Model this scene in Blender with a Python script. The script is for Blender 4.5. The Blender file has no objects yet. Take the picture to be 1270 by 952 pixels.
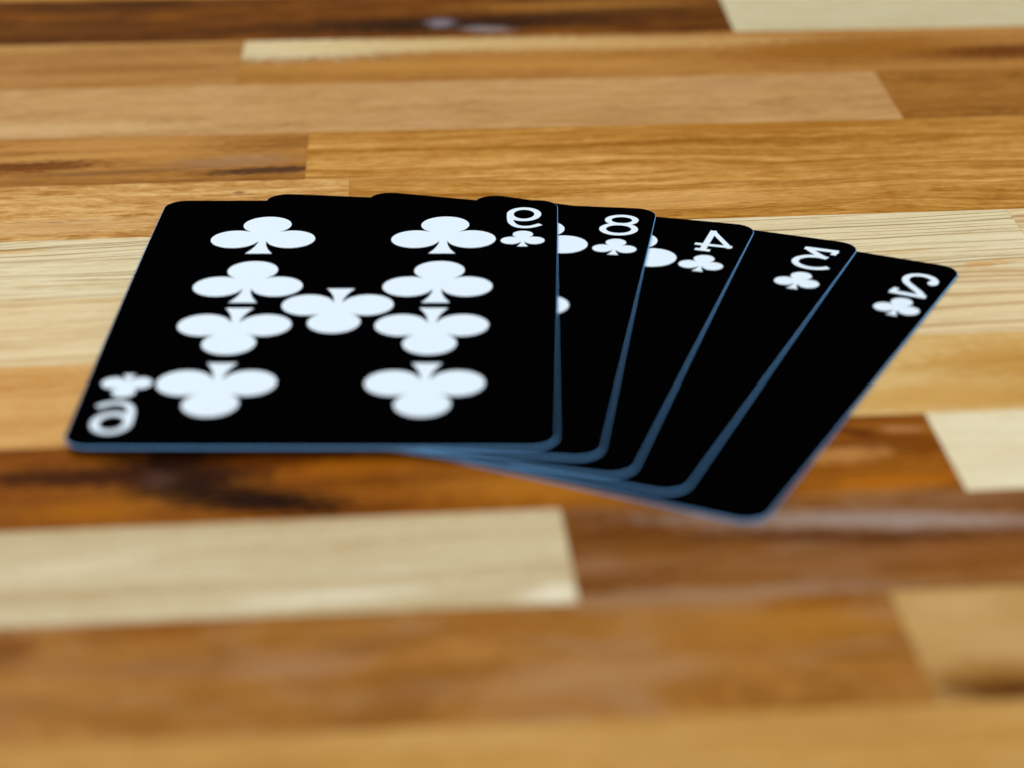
import bpy, bmesh, math, random
from mathutils import Vector, Matrix

MM = 0.001
scene = bpy.context.scene
C = scene.collection

# ------------------------------------------------------------------ camera
CAM_F_PX, IMG_W = 2833.97, 1270.0
TABLE_TOP = 1.5                      # height (mm) of the uppermost card above the wood
cam_d = bpy.data.cameras.new('camera')
cam = bpy.data.objects.new('camera', cam_d)
C.objects.link(cam)
R_ = Vector((0.99979623, 0.01836943, -0.00837031))
U_ = Vector((-2.48336e-04, 0.425808243, 0.904813394))
F_ = Vector((-0.02018505, 0.90462694, -0.42572604))
m = Matrix((R_, U_, -F_)).transposed().to_4x4()
m.translation = Vector((31.5563, -301.2411, 129.8298 + TABLE_TOP)) * MM
cam.matrix_world = m
cam_d.sensor_fit = 'HORIZONTAL'
cam_d.sensor_width = 36.0
cam_d.lens = CAM_F_PX / IMG_W * 36.0
cam_d.clip_start = 0.01
cam_d.clip_end = 50.0
cam_d.dof.use_dof = True
cam_d.dof.focus_distance = 0.362
cam_d.dof.aperture_fstop = 11.6
scene.camera = cam

# ------------------------------------------------------------------ light and exposure
world = bpy.data.worlds.new('World')
scene.world = world
world.use_nodes = True
bg = world.node_tree.nodes['Background']
bg.inputs['Color'].default_value = (0.86, 0.94, 1.0, 1)
bg.inputs['Strength'].default_value = 0.31


def area(name, loc, target, sx, sy, watts, col):
    d = bpy.data.lights.new(name, 'AREA')
    d.shape = 'RECTANGLE'
    d.size, d.size_y = sx, sy
    d.energy = watts
    d.color = col
    o = bpy.data.objects.new(name, d)
    C.objects.link(o)
    o.location = loc
    o.rotation_euler = (Vector(target) - Vector(loc)).to_track_quat('-Z', 'Y').to_euler()
    return o


area('window_light', (-0.55, 0.75, 1.0), (0.02, 0.0, 0.0), 0.9, 0.7, 13.0, (1.0, 0.98, 0.95))
area('front_fill_light', (0.30, -0.65, 1.05), (0.02, 0.0, 0.0), 0.9, 0.9, 9.0, (1.0, 0.975, 0.94))  # added fill from the camera side, brightens the near card edges

scene.view_settings.view_transform = 'Standard'
scene.view_settings.look = 'None'
scene.view_settings.exposure = 0.0
scene.view_settings.gamma = 1.0
scene.view_settings.use_curve_mapping = False
scene.render.engine = 'CYCLES'
scene.cycles.use_denoising = True


# ------------------------------------------------------------------ helpers
def lin(c):
    out = []
    for v in c[:3]:
        v = v / 255.0
        out.append(v / 12.92 if v <= 0.04045 else ((v + 0.055) / 1.055) ** 2.4)
    return tuple(out) + (1.0,)


def obj(name, bm, mat, parent=None, smooth=False):
    me = bpy.data.meshes.new(name)
    bm.to_mesh(me)
    bm.free()
    if mat:
        me.materials.append(mat)
    if smooth:
        for p in me.polygons:
            p.use_smooth = True
    o = bpy.data.objects.new(name, me)
    C.objects.link(o)
    if parent:
        o.parent = parent
    return o


def thing(name, label, cat, loc=(0, 0, 0), rz=0.0, group=None):
    o = bpy.data.objects.new(name, None)
    o.empty_display_size = 0.02
    C.objects.link(o)
    o.location = loc
    o.rotation_euler = (0, 0, rz)
    o['label'] = label
    o['category'] = cat
    if group:
        o['group'] = group
    return o


class NT:
    """small node-building shorthand"""
    def __init__(self, tree):
        self.t = tree

    def n(self, typ, **kw):
        nd = self.t.nodes.new(typ)
        for k, v in kw.items():
            setattr(nd, k, v)
        return nd

    def put(self, sock, v):
        if isinstance(v, bpy.types.NodeSocket):
            self.t.links.new(v, sock)
        else:
            sock.default_value = v

    def math(self, op, a, b=0.0, c=None, clamp=False):
        nd = self.n('ShaderNodeMath', operation=op)
        nd.use_clamp = clamp
        self.put(nd.inputs[0], a)
        self.put(nd.inputs[1], b)
        if c is not None:
            self.put(nd.inputs[2], c)
        return nd.outputs[0]

    def vmath(self, op, a, b):
        nd = self.n('ShaderNodeVectorMath', operation=op)
        self.put(nd.inputs[0], a)
        self.put(nd.inputs[1], b)
        return nd.outputs['Value'] if op == 'LENGTH' else nd.outputs['Vector']

    def noise(self, vec, scale=1.0, detail=3.0, rough=0.5, dist=0.0):
        nd = self.n('ShaderNodeTexNoise')
        self.put(nd.inputs['Vector'], vec)
        nd.inputs['Scale'].default_value = scale
        nd.inputs['Detail'].default_value = detail
        nd.inputs['Roughness'].default_value = rough
        nd.inputs['Distortion'].default_value = dist
        return nd.outputs['Fac']

    def ramp(self, fac, stops):
        nd = self.n('ShaderNodeValToRGB')
        cr = nd.color_ramp
        while len(cr.elements) < len(stops):
            cr.elements.new(0.5)
        for e, (p, c) in zip(cr.elements, stops):
            e.position = p
            e.color = c
        self.put(nd.inputs[0], fac)
        return nd.outputs[0]

    def maprange(self, v, a, b, c, d, smooth=True):
        nd = self.n('ShaderNodeMapRange')
        nd.interpolation_type = 'SMOOTHSTEP' if smooth else 'LINEAR'
        self.put(nd.inputs[0], v)
        for i, x in enumerate((a, b, c, d)):
            nd.inputs[1 + i].default_value = x
        return nd.outputs[0]

    def mix(self, fac, a, b, blend='MIX'):
        nd = self.n('ShaderNodeMix', data_type='RGBA', blend_type=blend)
        self.put(nd.inputs[0], fac)
        self.put(nd.inputs[6], a)
        self.put(nd.inputs[7], b)
        return nd.outputs[2]


GAIN = 1.0


def wood(name, light, mid, dark, seed, tilt=0.0, pores=0.3, pore_col=(95, 60, 25), rings=0.35,
         blotch=0.5, feats=(), fig=1.0, mottle=0.0, pore_t=0.595, fib=0.65, pore_s=1.05, patch=0.0, patch_col=(158, 128, 104)):
    """procedural wood: fibres, rings, pores, slow colour drift, individual stains and painted glints (mm, stave space)"""
    mat = bpy.data.materials.new(name)
    mat.use_nodes = True
    t = NT(mat.node_tree)
    bs = mat.node_tree.nodes['Principled BSDF']
    tc = t.n('ShaderNodeTexCoord')
    P = t.vmath('MULTIPLY', tc.outputs['Object'], (1000, 1000, 1000))
    sep = t.n('ShaderNodeSeparateXYZ')
    t.put(sep.inputs[0], P)
    x, y = sep.outputs[0], sep.outputs[1]
    # warp across the grain so that the lines wander
    w1 = t.noise(t.vmath('MULTIPLY', t.vmath('ADD', P, (seed * 37.1, seed * 91.7, 0)), (0.018, 0.07, 0.0)), 1, 2, 0.5)
    yy = t.math('ADD', y, t.math('MULTIPLY', t.math('SUBTRACT', w1, 0.5), 9.0 * fig))
    yy = t.math('SUBTRACT', yy, t.math('MULTIPLY', x, tilt))
    cmb = t.n('ShaderNodeCombineXYZ')
    t.put(cmb.inputs[0], x)
    t.put(cmb.inputs[1], yy)
    cmb.inputs[2].default_value = seed * 13.37
    G = cmb.outputs[0]
    broad = t.noise(t.vmath('MULTIPLY', G, (0.014, 0.11, 1)), 1, 3, 0.55)
    ring = t.noise(t.vmath('MULTIPLY', G, (0.006, 0.42, 1)), 1, 4, 0.6)
    fibre = t.noise(t.vmath('MULTIPLY', G, (0.07, 2.2, 1)), 1, 4, 0.65)
    fine = t.noise(t.vmath('MULTIPLY', G, (0.35, 7.0, 1)), 1, 2, 0.6)
    fleck = t.noise(t.vmath('MULTIPLY', G, (0.16, 0.55, 1)), 1, 4, 0.6, 0.6)
    f = t.math('MULTIPLY_ADD', t.math('SUBTRACT', broad, 0.5), 2.0 * blotch, 0.5)
    f = t.math('MULTIPLY_ADD', t.math('SUBTRACT', ring, 0.5), 2.0 * rings, f)
    f = t.math('MULTIPLY_ADD', t.math('SUBTRACT', fibre, 0.5), fib, f)
    f = t.math('MULTIPLY_ADD', t.math('SUBTRACT', fine, 0.5), 0.55, f)
    f = t.math('MULTIPLY_ADD', t.math('SUBTRACT', fleck, 0.5), 0.5 + mottle, f, clamp=True)
    speck = t.noise(t.vmath('MULTIPLY', G, (0.55, 1.9, 1)), 1, 2, 0.6)
    f = t.math('MULTIPLY_ADD', t.math('SUBTRACT', speck, 0.5), 0.35 + mottle * 0.5, f, clamp=True)
    col = t.ramp(f, [(0.08, lin(dark)), (0.5, lin(mid)), (0.92, lin(light))])
    if patch:
        pt = t.noise(t.vmath('MULTIPLY', G, (0.055, 0.15, 1.7)), 1, 3, 0.6, 0.4)
        col = t.mix(t.maprange(pt, 0.46, 0.66, 0.0, patch), col, lin(patch_col))
        p2 = t.noise(t.vmath('MULTIPLY', G, (0.045, 0.20, 2.9)), 1, 3, 0.6, 0.4)
        col = t.mix(t.maprange(p2, 0.50, 0.68, 0.0, patch), col, lin(dark))
    # individual stains, knots, pale streaks and painted grey highlights
    if feats:
        dn = t.n('ShaderNodeTexNoise')
        t.put(dn.inputs['Vector'], t.vmath('MULTIPLY', P, (0.10, 0.26, 1)))
        dn.inputs['Detail'].default_value = 3
        D = t.vmath('MULTIPLY', t.vmath('SUBTRACT', dn.outputs['Color'], (0.5, 0.5, 0.5)), (1, 1, 0))
        for (cx, cy, rx, ry, ang, c, s) in feats:
            q = t.vmath('SUBTRACT', P, (cx, cy, 0))
            if ang:
                vr = t.n('ShaderNodeVectorRotate', rotation_type='Z_AXIS')
                t.put(vr.inputs['Vector'], q)
                vr.inputs['Angle'].default_value = -ang
                q = vr.outputs[0]
            q = t.vmath('MULTIPLY', q, (1 / rx, 1 / ry, 0))
            q = t.vmath('ADD', q, t.vmath('MULTIPLY', D, (1.5, 1.5, 0)))
            msk = t.maprange(t.vmath('LENGTH', q, (0, 0, 0)), 1.25, 0.35, 0.0, s)
            streak = t.math('MULTIPLY_ADD', t.math('SUBTRACT', fibre, 0.5), 0.9, 1.0)
            col = t.mix(t.math('MULTIPLY', msk, streak, clamp=True), col, lin(c))
    # open pores: short dark dashes along the grain
    pn = t.noise(t.vmath('MULTIPLY', G, (0.016, pore_s, 1)), 1, 1.5, 0.5)
    pm = t.maprange(pn, pore_t, pore_t + 0.075, 0.0, pores)
    col = t.mix(pm, col, lin(pore_col))
    col = t.mix(1.0, col, (GAIN, GAIN, GAIN, 1), 'MULTIPLY')
    t.put(bs.inputs['Base Color'], col)
    rg = t.math('MULTIPLY_ADD', fibre, 0.16, 0.36)
    t.put(bs.inputs['Roughness'], rg)
    bs.inputs['Specular IOR Level'].default_value = 0.01
    h = t.math('SUBTRACT', t.math('MULTIPLY_ADD', fine, 0.3, fibre), t.math('MULTIPLY', pm, 1.2))
    bp = t.n('ShaderNodeBump')
    bp.inputs['Strength'].default_value = 0.35
    bp.inputs['Distance'].default_value = 0.00010
    t.put(bp.inputs['Height'], h)
    t.put(bs.inputs['Normal'], bp.outputs[0])
    return mat


# ------------------------------------------------------------------ the wooden tabletop
# seams between the rows of staves: height at x = 0 and slope (mm)
SEAM = [(201.0, .05), (172.0, .052), (139.6, .057), (111.0, .062), (82.6, .066), (58.9, .074), (34.7, .0865), (10.8, .085),
        (-13.0, .085), (-38.2, .091), (-60.3, .094), (-82.7, .086), (-106.3, .09), (-131.0, .09), (-156.0, .09)]
table = thing('butcher_block_tabletop',
              'butcher block tabletop of glued light and dark wooden staves lying under the fanned playing cards',
              'tabletop')


def stave(row, x0, x1, tint, **kw):
    (a1, b1), (a0, b0) = SEAM[row], SEAM[row + 1]
    sl = (b0 + b1) / 2
    ang = math.atan(sl)
    cx = (x0 + x1) / 2
    cy = (a0 + a1) / 2 + sl * cx
    ca, sa = math.cos(ang), math.sin(ang)
    gap = 0.008
    rnd = random.Random(row * 101 + int(x0) * 7)
    # joint ends are square to the grain: shift x with y
    pts = []
    for xe, (a, b), top in ((x0, (a0, b0), 0), (x1, (a0, b0), 0), (x1, (a1, b1), 1), (x0, (a1, b1), 1)):
        xx = xe
        for _ in range(3):
            yv = a + b * xx
            xx = xe - (yv - (cy + sl * (xe - cx))) * sl
        yv = a + b * xx
        px, py = xx - cx, yv - cy
        lx, ly = px * ca + py * sa, -px * sa + py * ca
        pts.append((lx - math.copysign(gap, lx), ly - math.copysign(gap, ly)))
    dz = rnd.uniform(-0.035, 0.0)
    bm = bmesh.new()
    ch = 0.04
    lv = []
    for z, ins in ((-18.0, 0.0), (-ch + dz, 0.0), (dz, ch)):
        lv.append([bm.verts.new(((px - math.copysign(ins, px)) * MM, (py - math.copysign(ins, py)) * MM, z * MM)) for px, py in pts])
    for a_, b_ in zip(lv, lv[1:]):
        for i in range(4):
            j = (i + 1) % 4
            bm.faces.new((a_[i], a_[j], b_[j], b_[i]))
    bm.faces.new(lv[-1])
    bm.faces.new(lv[0][::-1])
    fe = []
    for (fx, fy, rx, ry, an, c, s) in kw.pop('feats', ()):
        px, py = fx - cx, fy - cy
        fe.append((px * ca + py * sa, -px * sa + py * ca, rx, ry, an, c, s))
    mat = wood('wood', *tint, seed=row * 3.1 + (x0 % 17) * 0.37 + 1, feats=fe, **kw)
    o = obj('stave', bm, mat, table)
    o.location = (cx * MM, cy * MM, 0)
    o.rotation_euler = (0, 0, ang)
    return o


# tints: light, mid, dark (sRGB of the wood)
BROWN = ((134, 78, 14), (92, 48, 4), (44, 18, 0))
CREAM = ((206, 198, 168), (190, 179, 143), (166, 148, 104))
TAN = ((205, 164, 112), (184, 142, 90), (150, 104, 50))
GOLD = ((208, 160, 92), (178, 126, 54), (142, 88, 20))
HONEY = ((186, 138, 74), (158, 106, 46), (112, 66, 16))
RED = ((158, 110, 60), (122, 74, 26), (80, 42, 8))

stave(0, -150, 40, GOLD)
stave(0, 40, 210, BROWN)
# row along the top of the photograph
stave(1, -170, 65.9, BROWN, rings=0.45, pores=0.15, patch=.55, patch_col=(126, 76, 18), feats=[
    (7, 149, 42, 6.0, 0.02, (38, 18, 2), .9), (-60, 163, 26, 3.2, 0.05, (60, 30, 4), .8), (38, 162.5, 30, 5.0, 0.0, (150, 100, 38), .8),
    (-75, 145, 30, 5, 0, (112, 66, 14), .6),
    (7.6, 150, 3.4, 3.6, 0.2, (130, 122, 130), .8), (17, 145.6, 6.0, 2.6, -0.15, (140, 130, 130), .7), (40, 158, 26, 3, .1, (58, 28, 3), .7)])  # the grey spots are glints on dents, put into the colour
stave(1, 65.9, 230, CREAM, rings=0.1, pores=0.05, blotch=.2)
stave(2, -170, -29.8, ((182, 138, 82), (160, 114, 58), (128, 82, 30)), rings=.3, blotch=.5, pores=.1, feats=[(-55, 119, 30, 3.0, .06, (140, 88, 32), .7), (-45, 112, 26, 2.4, .1, (150, 98, 40), .6)])
stave(2, -29.8, 225, HONEY, rings=.3, pores=.15, feats=[
    (-24, 132.5, 30, 8.5, 0.0, (206, 192, 152), .95), (12, 135.0, 46, 5.0, 0.0, (198, 174, 122), .85), (52, 136, 44, 4.6, .0, (190, 150, 92), .8), (10, 121, 48, 5, .05, (178, 128, 58), .7),
    (120, 130, 22, 5.0, 0.05, (96, 46, 2), .9), (88, 132, 28, 8.0, 0.05, (138, 84, 12), .7)])
stave(3, -170, 92.3, ((196, 154, 100), (178, 136, 84), (150, 106, 54)), rings=.15, blotch=.35, pores=.08, mottle=.4, patch=.3, patch_col=(186, 150, 108), feats=[(-55, 84, 30, 4, 0, (206, 172, 122), .5)])
stave(3, 92.3, 220, ((170, 118, 58), (146, 96, 36), (110, 64, 12)), rings=.15, blotch=.4, pores=.1, mottle=.3)
stave(4, -160, -11.6, HONEY, rings=.4, pores=.3, fig=1.3, feats=[
    (-60, 64, 17, 3.6, .07, (102, 52, 6), .9), (-18, 62.3, 13, 2.0, .08, (70, 42, 26), .95), (-24, 67, 13, 3.5, .1, (148, 112, 78), .7),
    (-45, 76, 24, 4, .03, (188, 136, 72), .7), (-45, 61.2, 16, 1.2, .08, (120, 84, 48), .7), (-50, 70, 26, 2.4, .07, (190, 140, 74), .6)])
stave(4, -11.6, 215, GOLD, rings=.75, blotch=.5, pores=.55, pore_col=(140, 88, 24), fig=1.0, fib=1.0, mottle=.5, pore_t=.57, feats=[(60, 84, 46, 3, .06, (160, 104, 30), .5)])
stave(5, -150, -2.4, ((212, 172, 114), (190, 143, 80), (152, 100, 38)), rings=.4, blotch=.4, pores=.45, mottle=1.3, fib=.9, pore_col=(170, 116, 54), pore_t=.57, feats=[
    (-49.1, 38.2, 2.0, 0.45, .02, (110, 70, 34), .9), (-45.6, 38.9, 1.8, 0.4, -.15, (104, 66, 30), .9), (-42.6, 39.1, 1.4, .4, -.1, (120, 78, 40), .8),
    (-20.9, 51.7, 1.5, .8, 0, (110, 84, 60), .8), (-50, 36, 20, 4, .08, (206, 168, 116), .6)])
stave(5, -2.4, 205, GOLD, rings=.65, blotch=.4, pores=.55, pore_col=(140, 88, 24), fib=1.0, mottle=.5, pore_t=.57, feats=[(40, 46, 40, 5, .09, (208, 160, 96), .5)])
stave(6, -150, 104.4, ((226, 216, 184), (213, 198, 160), (186, 160, 112)), rings=.3, blotch=.3, pores=.75, pore_col=(140, 110, 70), tilt=.055, fig=.5, pore_t=.56, fib=1.0, pore_s=1.7, feats=[
    (95.2, 20.2, 4.2, 1.5, .1, (198, 146, 82), .7), (98, 21.5, 6, 1.0, .1, (204, 160, 96), .5), (84.6, 25.5, 5, .8, .1, (206, 164, 102), .6), (-54, 25.6, 7, 1.2, .05, (206, 166, 104), .7), (88, 38, 20, 3, .1, (216, 204, 166), .6)])
stave(6, 104.4, 205, ((222, 208, 170), (206, 180, 134), (182, 146, 92)), pores=.5, pore_col=(130, 98, 56))
stave(7, -140, 150, ((224, 206, 168), (211, 188, 144), (188, 154, 104)), rings=.35, blotch=.35, pores=.6, pore_col=(164, 126, 78), fig=.7, tilt=.03, pore_t=.56, fib=.9, pore_s=1.3)
stave(8, -130, 60, ((216, 176, 116), (198, 150, 86), (172, 116, 48)), rings=.25, blotch=.45, pores=.15)
stave(8, 60, 200, ((214, 188, 136), (202, 166, 104), (180, 132, 62)), rings=.2, blotch=.4, pores=.15, feats=[(96, -15, 18, 7.5, .0, (180, 130, 52), .7), (84, -25, 16, 4.5, .0, (188, 140, 64), .6), (105, -24, 14, 6, .1, (172, 118, 36), .7)])
stave(9, -120, 80.6, ((160, 100, 28), (128, 70, 8), (80, 36, 2)), rings=.35, blotch=.6, pores=.1, patch=.35, patch_col=(150, 96, 34), feats=[
    (-15.5, -47.7, 12.0, 8.5, -.25, (30, 11, 2), 1.0), (-5.5, -55.3, 14, 3.6, -.22, (26, 9, 1), 1.0), (-30, -49.6, 15, 2.8, -.05, (58, 24, 2), .95), (-2, -44, 12, 3.5, .1, (92, 42, 2), .8), (-18, -50, 2.5, 2.5, .5, (74, 50, 40), .7),
    (-25, -58.2, 8, 3.2, .05, (156, 92, 10), .8), (6, -46, 10, 3, .1, (150, 84, 6), .7), (30, -52, 14, 5, .1, (168, 104, 24), .7),
    (73, -50.5, 11, 2.2, .1, (170, 98, 14), .8), (67, -43, 8, 2.4, .1, (176, 124, 66), .8), (70, -36.6, 4.5, 1.4, -.35, (88, 40, 6), .95), (77.0, -38.2, 4, 1.4, -.1, (112, 56, 10), .8), (76.6, -33, 6, .9, .05, (124, 66, 14), .8),
    (76, -35.6, 3.2, .8, -.1, (176, 126, 84), .7), (66, -54.5, 15, 2.2, .09, (160, 110, 56), .7)])
stave(9, 80.6, 190, ((226, 218, 190), (216, 204, 170), (196, 176, 130)), rings=.2, blotch=.3, pores=.1)
stave(10, -120, 32.9, ((208, 196, 164), (190, 173, 136), (164, 138, 94)), rings=.5, blotch=.4, pores=.1, tilt=.05, feats=[
    (31.4, -77.6, 5.0, 2.0, .09, (220, 212, 186), .9), (6, -78.5, 14, 1.6, .09, (214, 206, 180), .7), (-25, -72, 12, 2, .2, (212, 200, 168), .6)])
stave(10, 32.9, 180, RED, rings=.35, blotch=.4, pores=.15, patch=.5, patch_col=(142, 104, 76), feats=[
    (66, -60.0, 27, 2.7, -.09, (146, 124, 110), .8), (74, -60.3, 16, 1.6, -.09, (156, 140, 132), .5), (66, -64.3, 26, 1.5, -.09, (80, 44, 22), .9), (38, -64.0, 9, 2.2, .05, (100, 54, 14), .8), (47, -78.2, 30, 1.9, .0, (152, 120, 92), .75),  # grey streaks along the upper seam: gloss highlight painted into the colour
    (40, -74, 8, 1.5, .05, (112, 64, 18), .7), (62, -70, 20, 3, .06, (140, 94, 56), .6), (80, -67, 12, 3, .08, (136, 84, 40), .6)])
stave(11, -110, 70.0, ((174, 124, 66), (152, 101, 42), (118, 70, 14)), rings=.15, blotch=.55, pores=.08, mottle=.4, fig=1.4, patch=.6, patch_col=(158, 120, 84), feats=[
    (-12, -85.5, 12, 2.0, .06, (128, 72, 10), .85), (62, -79.2, 9, 1.6, .05, (132, 76, 14), .9), (58, -84, 12, 4, .05, (160, 104, 30), .6), (15.4, -99, 4.5, 2.2, .1, (128, 80, 34), .7), (-29, -90, 5, 4, 0, (112, 64, 20), .8),
    (24, -84, 8, 2.4, -.1, (146, 92, 24), .6), (35, -95, 14, 4, .1, (166, 122, 76), .6), (4, -93, 9, 3, 0, (158, 116, 80), .6)])
stave(11, 70.0, 170, ((196, 160, 104), (176, 138, 82), (140, 94, 36)), rings=.2, blotch=.4, pores=.05, feats=[
    (79, -96.4, 9.0, 3.2, .0, (66, 26, 0), 1.0), (78, -94, 9, 3, .09, (146, 100, 40), .6), (76, -80, 6, 3, .05, (194, 158, 106), .6), (80, -88, 6, 3, .1, (188, 150, 98), .6)])
stave(12, -110, 175, ((200, 158, 94), (180, 136, 70), (152, 104, 38)), rings=.4, patch=.3, patch_col=(190, 150, 92), blotch=.35, pores=.08, fig=1.1)
stave(13, -110, 60, HONEY)
stave(13, 60, 170, TAN)

# ------------------------------------------------------------------ playing cards
CW, CH, CR, CT = 63.0, 88.0, 3.4, 0.29


def mat_simple(name, col, rough, spec, noise_amt=0.06, scale=900.0, bump=0.0):
    mt = bpy.data.materials.new(name)
    mt.use_nodes = True
    t = NT(mt.node_tree)
    bs = mt.node_tree.nodes['Principled BSDF']
    tc = t.n('ShaderNodeTexCoord')
    nz = t.noise(tc.outputs['Object'], scale, 4, 0.6)
    k = t.math('MULTIPLY_ADD', t.math('SUBTRACT', nz, 0.5), 2 * noise_amt, 1.0)
    cc = t.n('ShaderNodeCombineXYZ')
    for i in range(3):
        t.put(cc.inputs[i], t.math('MULTIPLY', k, col[i]))
    t.put(bs.inputs['Base Color'], cc.outputs[0])
    bs.inputs['Roughness'].default_value = rough
    bs.inputs['Specular IOR Level'].default_value = spec
    if bump:
        bp = t.n('ShaderNodeBump')
        bp.inputs['Strength'].default_value = bump
        bp.inputs['Distance'].default_value = 0.00002
        t.put(bp.inputs['Height'], nz)
        t.put(bs.inputs['Normal'], bp.outputs[0])
    return mt


M_BLACK = mat_simple('black_print', (0.0006, 0.0006, 0.0009), 0.9, 0.0, 0.2)
M_WHITE = mat_simple('white_print', (0.69, 0.80, 0.90), 0.6, 0.15, 0.03)
M_STOCK = mat_simple('card_stock', (0.21, 0.52, 0.97), 0.7, 0.1, 0.12, 3000.0)


def half_w(v, ins):
    """half width of the rounded card outline, inset by ins, at height v"""
    r = CR - ins
    w, h = CW / 2 - ins, CH / 2 - ins
    a = abs(v) - (h - r)
    if a <= 0:
        return w
    return w - r + math.sqrt(max(r * r - a * a, 0.0))


def rows_for(ins):
    h, r = CH / 2 - ins, CR - ins
    vs = [h - r + r * math.sin(math.radians(a)) for a in (90, 78, 66, 54, 42, 30, 20, 10, 0)]
    n = 20
    vs += [(h - r) * (1 - 2 * i / n) for i in range(1, n)]
    vs += [-v for v in vs[:9][::-1]]
    return vs


def card(label, x, y, rz, level, arch):
    """level: 0 lies on the wood; arch: bow of the card in mm"""
    base = level * 0.3
    root = thing('playing_card', label, 'playing card', (x * MM, y * MM, base * MM), rz, 'cards fanned out on the tabletop')

    def zarch(v):
        return arch * (1 - (v / 44.0) ** 2)

    def loop_rows(bm, ins, z):
        L, Rr = [], []
        for v in rows_for(ins):
            w = half_w(v, ins)
            zz = (z + zarch(v)) * MM
            if w - (CW / 2 - CR) < 1e-4 and abs(v) > 40:
                w = CW / 2 - CR
            L.append(bm.verts.new((-w * MM, v * MM, zz)))
            Rr.append(bm.verts.new((w * MM, v * MM, zz)))
        return L, Rr

    # black printed face, inset a hair so that the pale cut edge shows round it
    bm = bmesh.new()
    L, Rr = loop_rows(bm, 0.07, CT)
    for i in range(len(L) - 1):
        bm.faces.new((L[i], L[i + 1], Rr[i + 1], Rr[i]))
    obj('card_face', bm, M_BLACK, root, True)
    # cut edge of the card stock, rounded over, with the back
    bm = bmesh.new()
    loops = []
    for ins, z in ((0.07, CT), (0.025, CT - 0.02), (0.0, CT - 0.05), (0.0, 0.05), (0.04, 0.0)):
        L, Rr = loop_rows(bm, ins, z)
        loops.append(L + Rr[::-1])
    n = len(loops[0])
    for a_, b_ in zip(loops, loops[1:]):
        for i in range(n):
            j = (i + 1) % n
            bm.faces.new((a_[i], b_[i], b_[j], a_[j]))
    last = loops[-1]
    k = n // 2
    for i in range(k - 1):
        bm.faces.new((last[i], last[n - 1 - i], last[n - 2 - i], last[i + 1]))
    bmesh.ops.recalc_face_normals(bm, faces=bm.faces)
    obj('card_edge', bm, M_STOCK, root, True)
    root['_z'] = 0.0
    del root['_z']
    return root, zarch


INK = 0.022    # thickness of the printed white above the black


def club_outline(s=1.0):
    r, sx, sy, ty = 3.75, 4.3, 6.05, 12.25
    half = []
    # right half, from the foot upwards
    for i in range(9):
        f = i / 8
        v = 5.2 * f
        half.append((0.62 + 1.43 * (1 - f) ** 2.0, v))
    # right lobe, anticlockwise from the notch by the stem
    a0, a1 = math.radians(-166), math.radians(123.5)
    for i in range(33):
        a = a0 + (a1 - a0) * i / 32
        half.append((sx + r * math.cos(a), sy + r * math.sin(a)))
    # crevice with a small fillet, then the top lobe
    a0, a1 = math.radians(-54.5), math.radians(90)
    for i in range(19):
        a = a0 + (a1 - a0) * i / 18
        half.append((r * math.cos(a), ty + r * math.sin(a)))
    left = [(-u, v) for u, v in half[::-1][1:]]
    return [(u * s, v * s) for u, v in half + left]


def flat_print(name, polys, root, zarch, zofs=INK):
    """print laid on a card face: polys are outlines (or quad strips) in card mm"""
    bm = bmesh.new()
    for k, (kind, data) in enumerate(polys):
        z0 = CT + zofs + 0.008 * k
        def V(p):
            return bm.verts.new((p[0] * MM, p[1] * MM, (z0 + zarch(p[1])) * MM))
        if kind == 'poly':
            fc = bm.faces.new([V(p) for p in data])
            fc.normal_update()
            bmesh.ops.triangulate(bm, faces=[fc], ngon_method='EAR_CLIP')
        else:
            A, B, closed = data
            a = [V(p) for p in A]
            b = [V(p) for p in B]
            n = len(a)
            for i in range(n if closed else n - 1):
                j = (i + 1) % n
                bm.faces.new((a[i], a[j], b[j], b[i]))
    bmesh.ops.recalc_face_normals(bm, faces=bm.faces)
    for fc in bm.faces:
        if fc.normal.z < 0:
            fc.normal_flip()
    return obj(name, bm, M_WHITE, root)


def club(root, zarch, u, v, s=1.0, flip=False, name='club_pip'):
    """u, v: middle of the foot; flip: foot towards the far end"""
    g = -1 if flip else 1
    pts = [(u + g * p[0], v + g * p[1]) for p in club_outline(s)]
    flat_print(name, [('poly', pts)], root, zarch)


def ribbon(pts, w, closed=False):
    A, B = [], []
    n = len(pts)
    for i in range(n):
        if closed:
            p, q = pts[i - 1], pts[(i + 1) % n]
        else:
            p, q = pts[max(i - 1, 0)], pts[min(i + 1, n - 1)]
        dx, dy = q[0] - p[0], q[1] - p[1]
        d = math.hypot(dx, dy) or 1
        ww = w[i] if isinstance(w, (list, tuple)) else w
        nx, ny = -dy / d * ww / 2, dx / d * ww / 2
        A.append((pts[i][0] + nx, pts[i][1] + ny))
        B.append((pts[i][0] - nx, pts[i][1] - ny))
    return ('strip', (A, B, closed))


def arc(cx, cy, rx, ry, a0, a1, n):
    return [(cx + rx * math.cos(math.radians(a0 + (a1 - a0) * i / (n - 1))),
             cy + ry * math.sin(math.radians(a0 + (a1 - a0) * i / (n - 1)))) for i in range(n)]


def ellipse(cx, cy, rx, ry, n=40):
    return [(cx + rx * math.cos(2 * math.pi * i / n), cy + ry * math.sin(2 * math.pi * i / n)) for i in range(n)]


def smooth(pts, n=6):
    out = []
    P = [pts[0]] + list(pts) + [pts[-1]]
    for i in range(1, len(P) - 2):
        p0, p1, p2, p3 = P[i - 1:i + 3]
        for k in range(n):
            t_ = k / n
            out.append(tuple(0.5 * ((2 * p1[c]) + (-p0[c] + p2[c]) * t_ + (2 * p0[c] - 5 * p1[c] + 4 * p2[c] - p3[c]) * t_ ** 2
                                    + (-p0[c] + 3 * p1[c] - 3 * p2[c] + p3[c]) * t_ ** 3) for c in (0, 1)))
    out.append(pts[-1])
    return out


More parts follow.
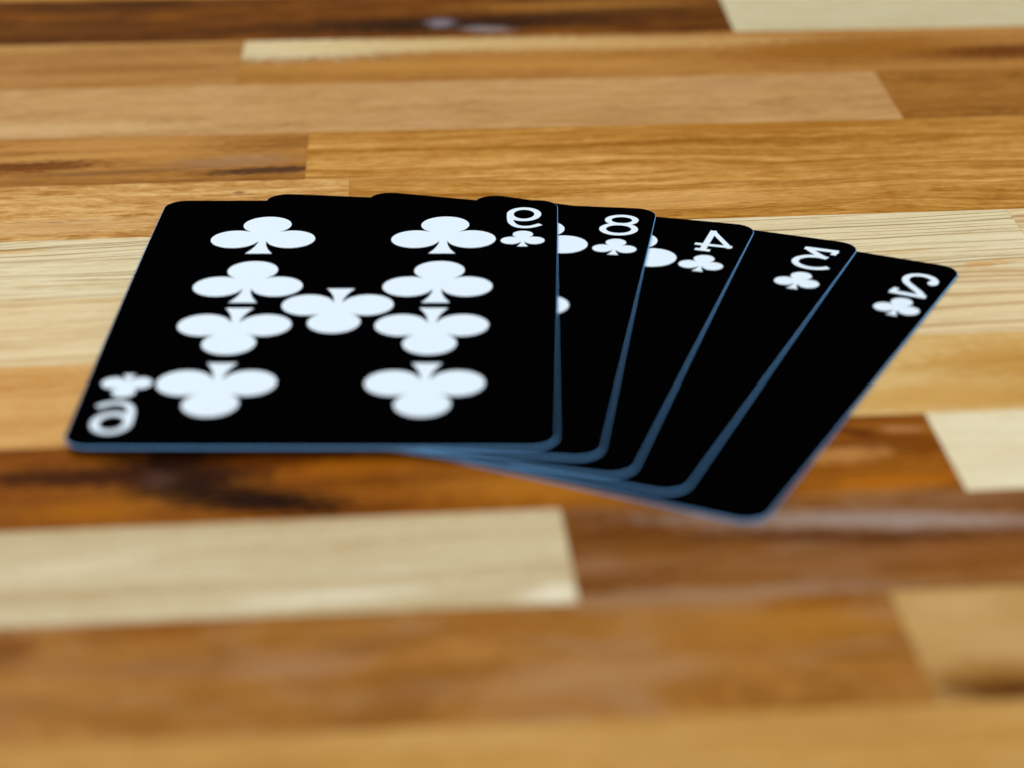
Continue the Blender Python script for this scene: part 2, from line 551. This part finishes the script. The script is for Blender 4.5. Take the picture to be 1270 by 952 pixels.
def numeral(d):
    """numerals as they read in the photograph (the picture is mirror-reversed), card mm"""
    if d == '9':
        tail = smooth([(23.98, 37.3), (23.98, 35.6), (24.2, 33.6), (24.95, 32.1), (26.1, 31.5), (27.4, 31.7), (28.8, 32.7)], 7)
        return [ribbon(ellipse(26.15, 37.3, 2.18, 2.6), 1.1, True), ribbon(tail, 1.0)]
    if d == '8':
        return [ribbon(ellipse(26.32, 38.2, 2.14, 1.88), 1.04, True), ribbon(ellipse(26.2, 34.15, 2.5, 2.22), 1.06, True)]
    if d == '4':
        return [ribbon([(25.35, 40.05), (25.25, 34.0), (25.2, 31.9)], 1.00),
                ribbon([(25.25, 39.9), (26.2, 38.2), (28.9, 33.7), (29.15, 33.2)], 0.83),
                ribbon([(29.4, 33.75), (23.6, 33.9)], 0.87),
                ribbon([(24.05, 31.75), (26.4, 31.55)], 0.87)]
    if d == '3':
        return [ribbon([(23.8, 39.45), (29.05, 39.55)], 1.09), ribbon([(28.75, 39.5), (28.55, 38.0)], 0.90),
                ribbon([(24.1, 39.6), (25.6, 38.1), (27.75, 36.3)], 1.05),
                ribbon(arc(26.75, 34.15, 2.95, 2.45, 62, 327, 30), 1.05)]
    if d == '2':
        hook = smooth([(29.2, 36.3), (29.15, 37.2), (28.3, 38.3), (26.8, 38.75), (25.4, 38.2), (24.85, 36.9), (25.35, 35.3), (26.9, 33.6), (28.3, 32.1), (29.05, 30.75)], 7)
        ball = ellipse(29.05, 36.4, 0.78, 0.95, 18)
        return [ribbon(hook, 1.06), ('poly', ball), ribbon([(29.6, 30.8), (24.1, 30.95)], 1.09), ribbon([(24.4, 30.9), (24.75, 32.5)], 0.90)]


def index(root, zarch, d, du=0.0, dv=0.0, turn=False):
    pol = numeral(d)
    g = -1 if turn else 1

    def tr(p):
        return (g * (p[0] + du), g * (p[1] + dv))
    out = []
    for kind, data in pol:
        if kind == 'poly':
            out.append((kind, [tr(p) for p in data]))
        else:
            A, B, cl = data
            out.append((kind, ([tr(p) for p in A], [tr(p) for p in B], cl)))
    flat_print('index_numeral', out, root, zarch)


fan = [  # label, x, y, rotation, numeral
    ('black playing card with white nine of clubs, topmost and leftmost of the fan', 0.0, 0.0, 0.0, '9'),
    ('black playing card showing only a white eight index, tucked just beneath the nine of clubs', 10.882, 0.7515, -0.1197, '8'),
    ('black playing card showing a white four index, middle card of the fan', 21.18, -0.578, -0.2557, '4'),
    ('black playing card showing a white three index, between the four and the two', 33.02, -2.8716, -0.3669, '3'),
    ('black playing card with a white two index, lowest and rightmost of the fan', 45.40, -8.95, -0.4305, '2'),
]
for k, (lab, x, y, rz, d) in enumerate(fan):
    arch = 0.4 * (1 - k / 4)
    root, za = card(lab, x, y, rz, 4 - k, arch)
    if d == '9':
        for col_u in (-13.95, 13.9):
            club(root, za, col_u, 20.25)
            club(root, za, col_u, 1.12)
            club(root, za, col_u - 0.15, -0.85, flip=True)
            club(root, za, col_u - 0.15, -19.6, flip=True)
        club(root, za, -0.15, 6.35, flip=True)
        index(root, za, '9')
        index(root, za, '9', turn=True)
        club(root, za, 26.1, 23.15, 0.42, name='small_club_pip')
        club(root, za, -26.1, -23.15, 0.42, flip=True, name='small_club_pip')
    else:
        index(root, za, d)
        u, v = {'8': (26.35, 23.2), '4': (26.2, 22.9), '3': (26.35, 23.05), '2': (26.95, 22.5)}[d]
        club(root, za, u, v, 0.42, name='small_club_pip')
        if d in '84':
            club(root, za, 14.1, 20.6)
        if d == '8':
            club(root, za, 14.0, 8.7, flip=True)
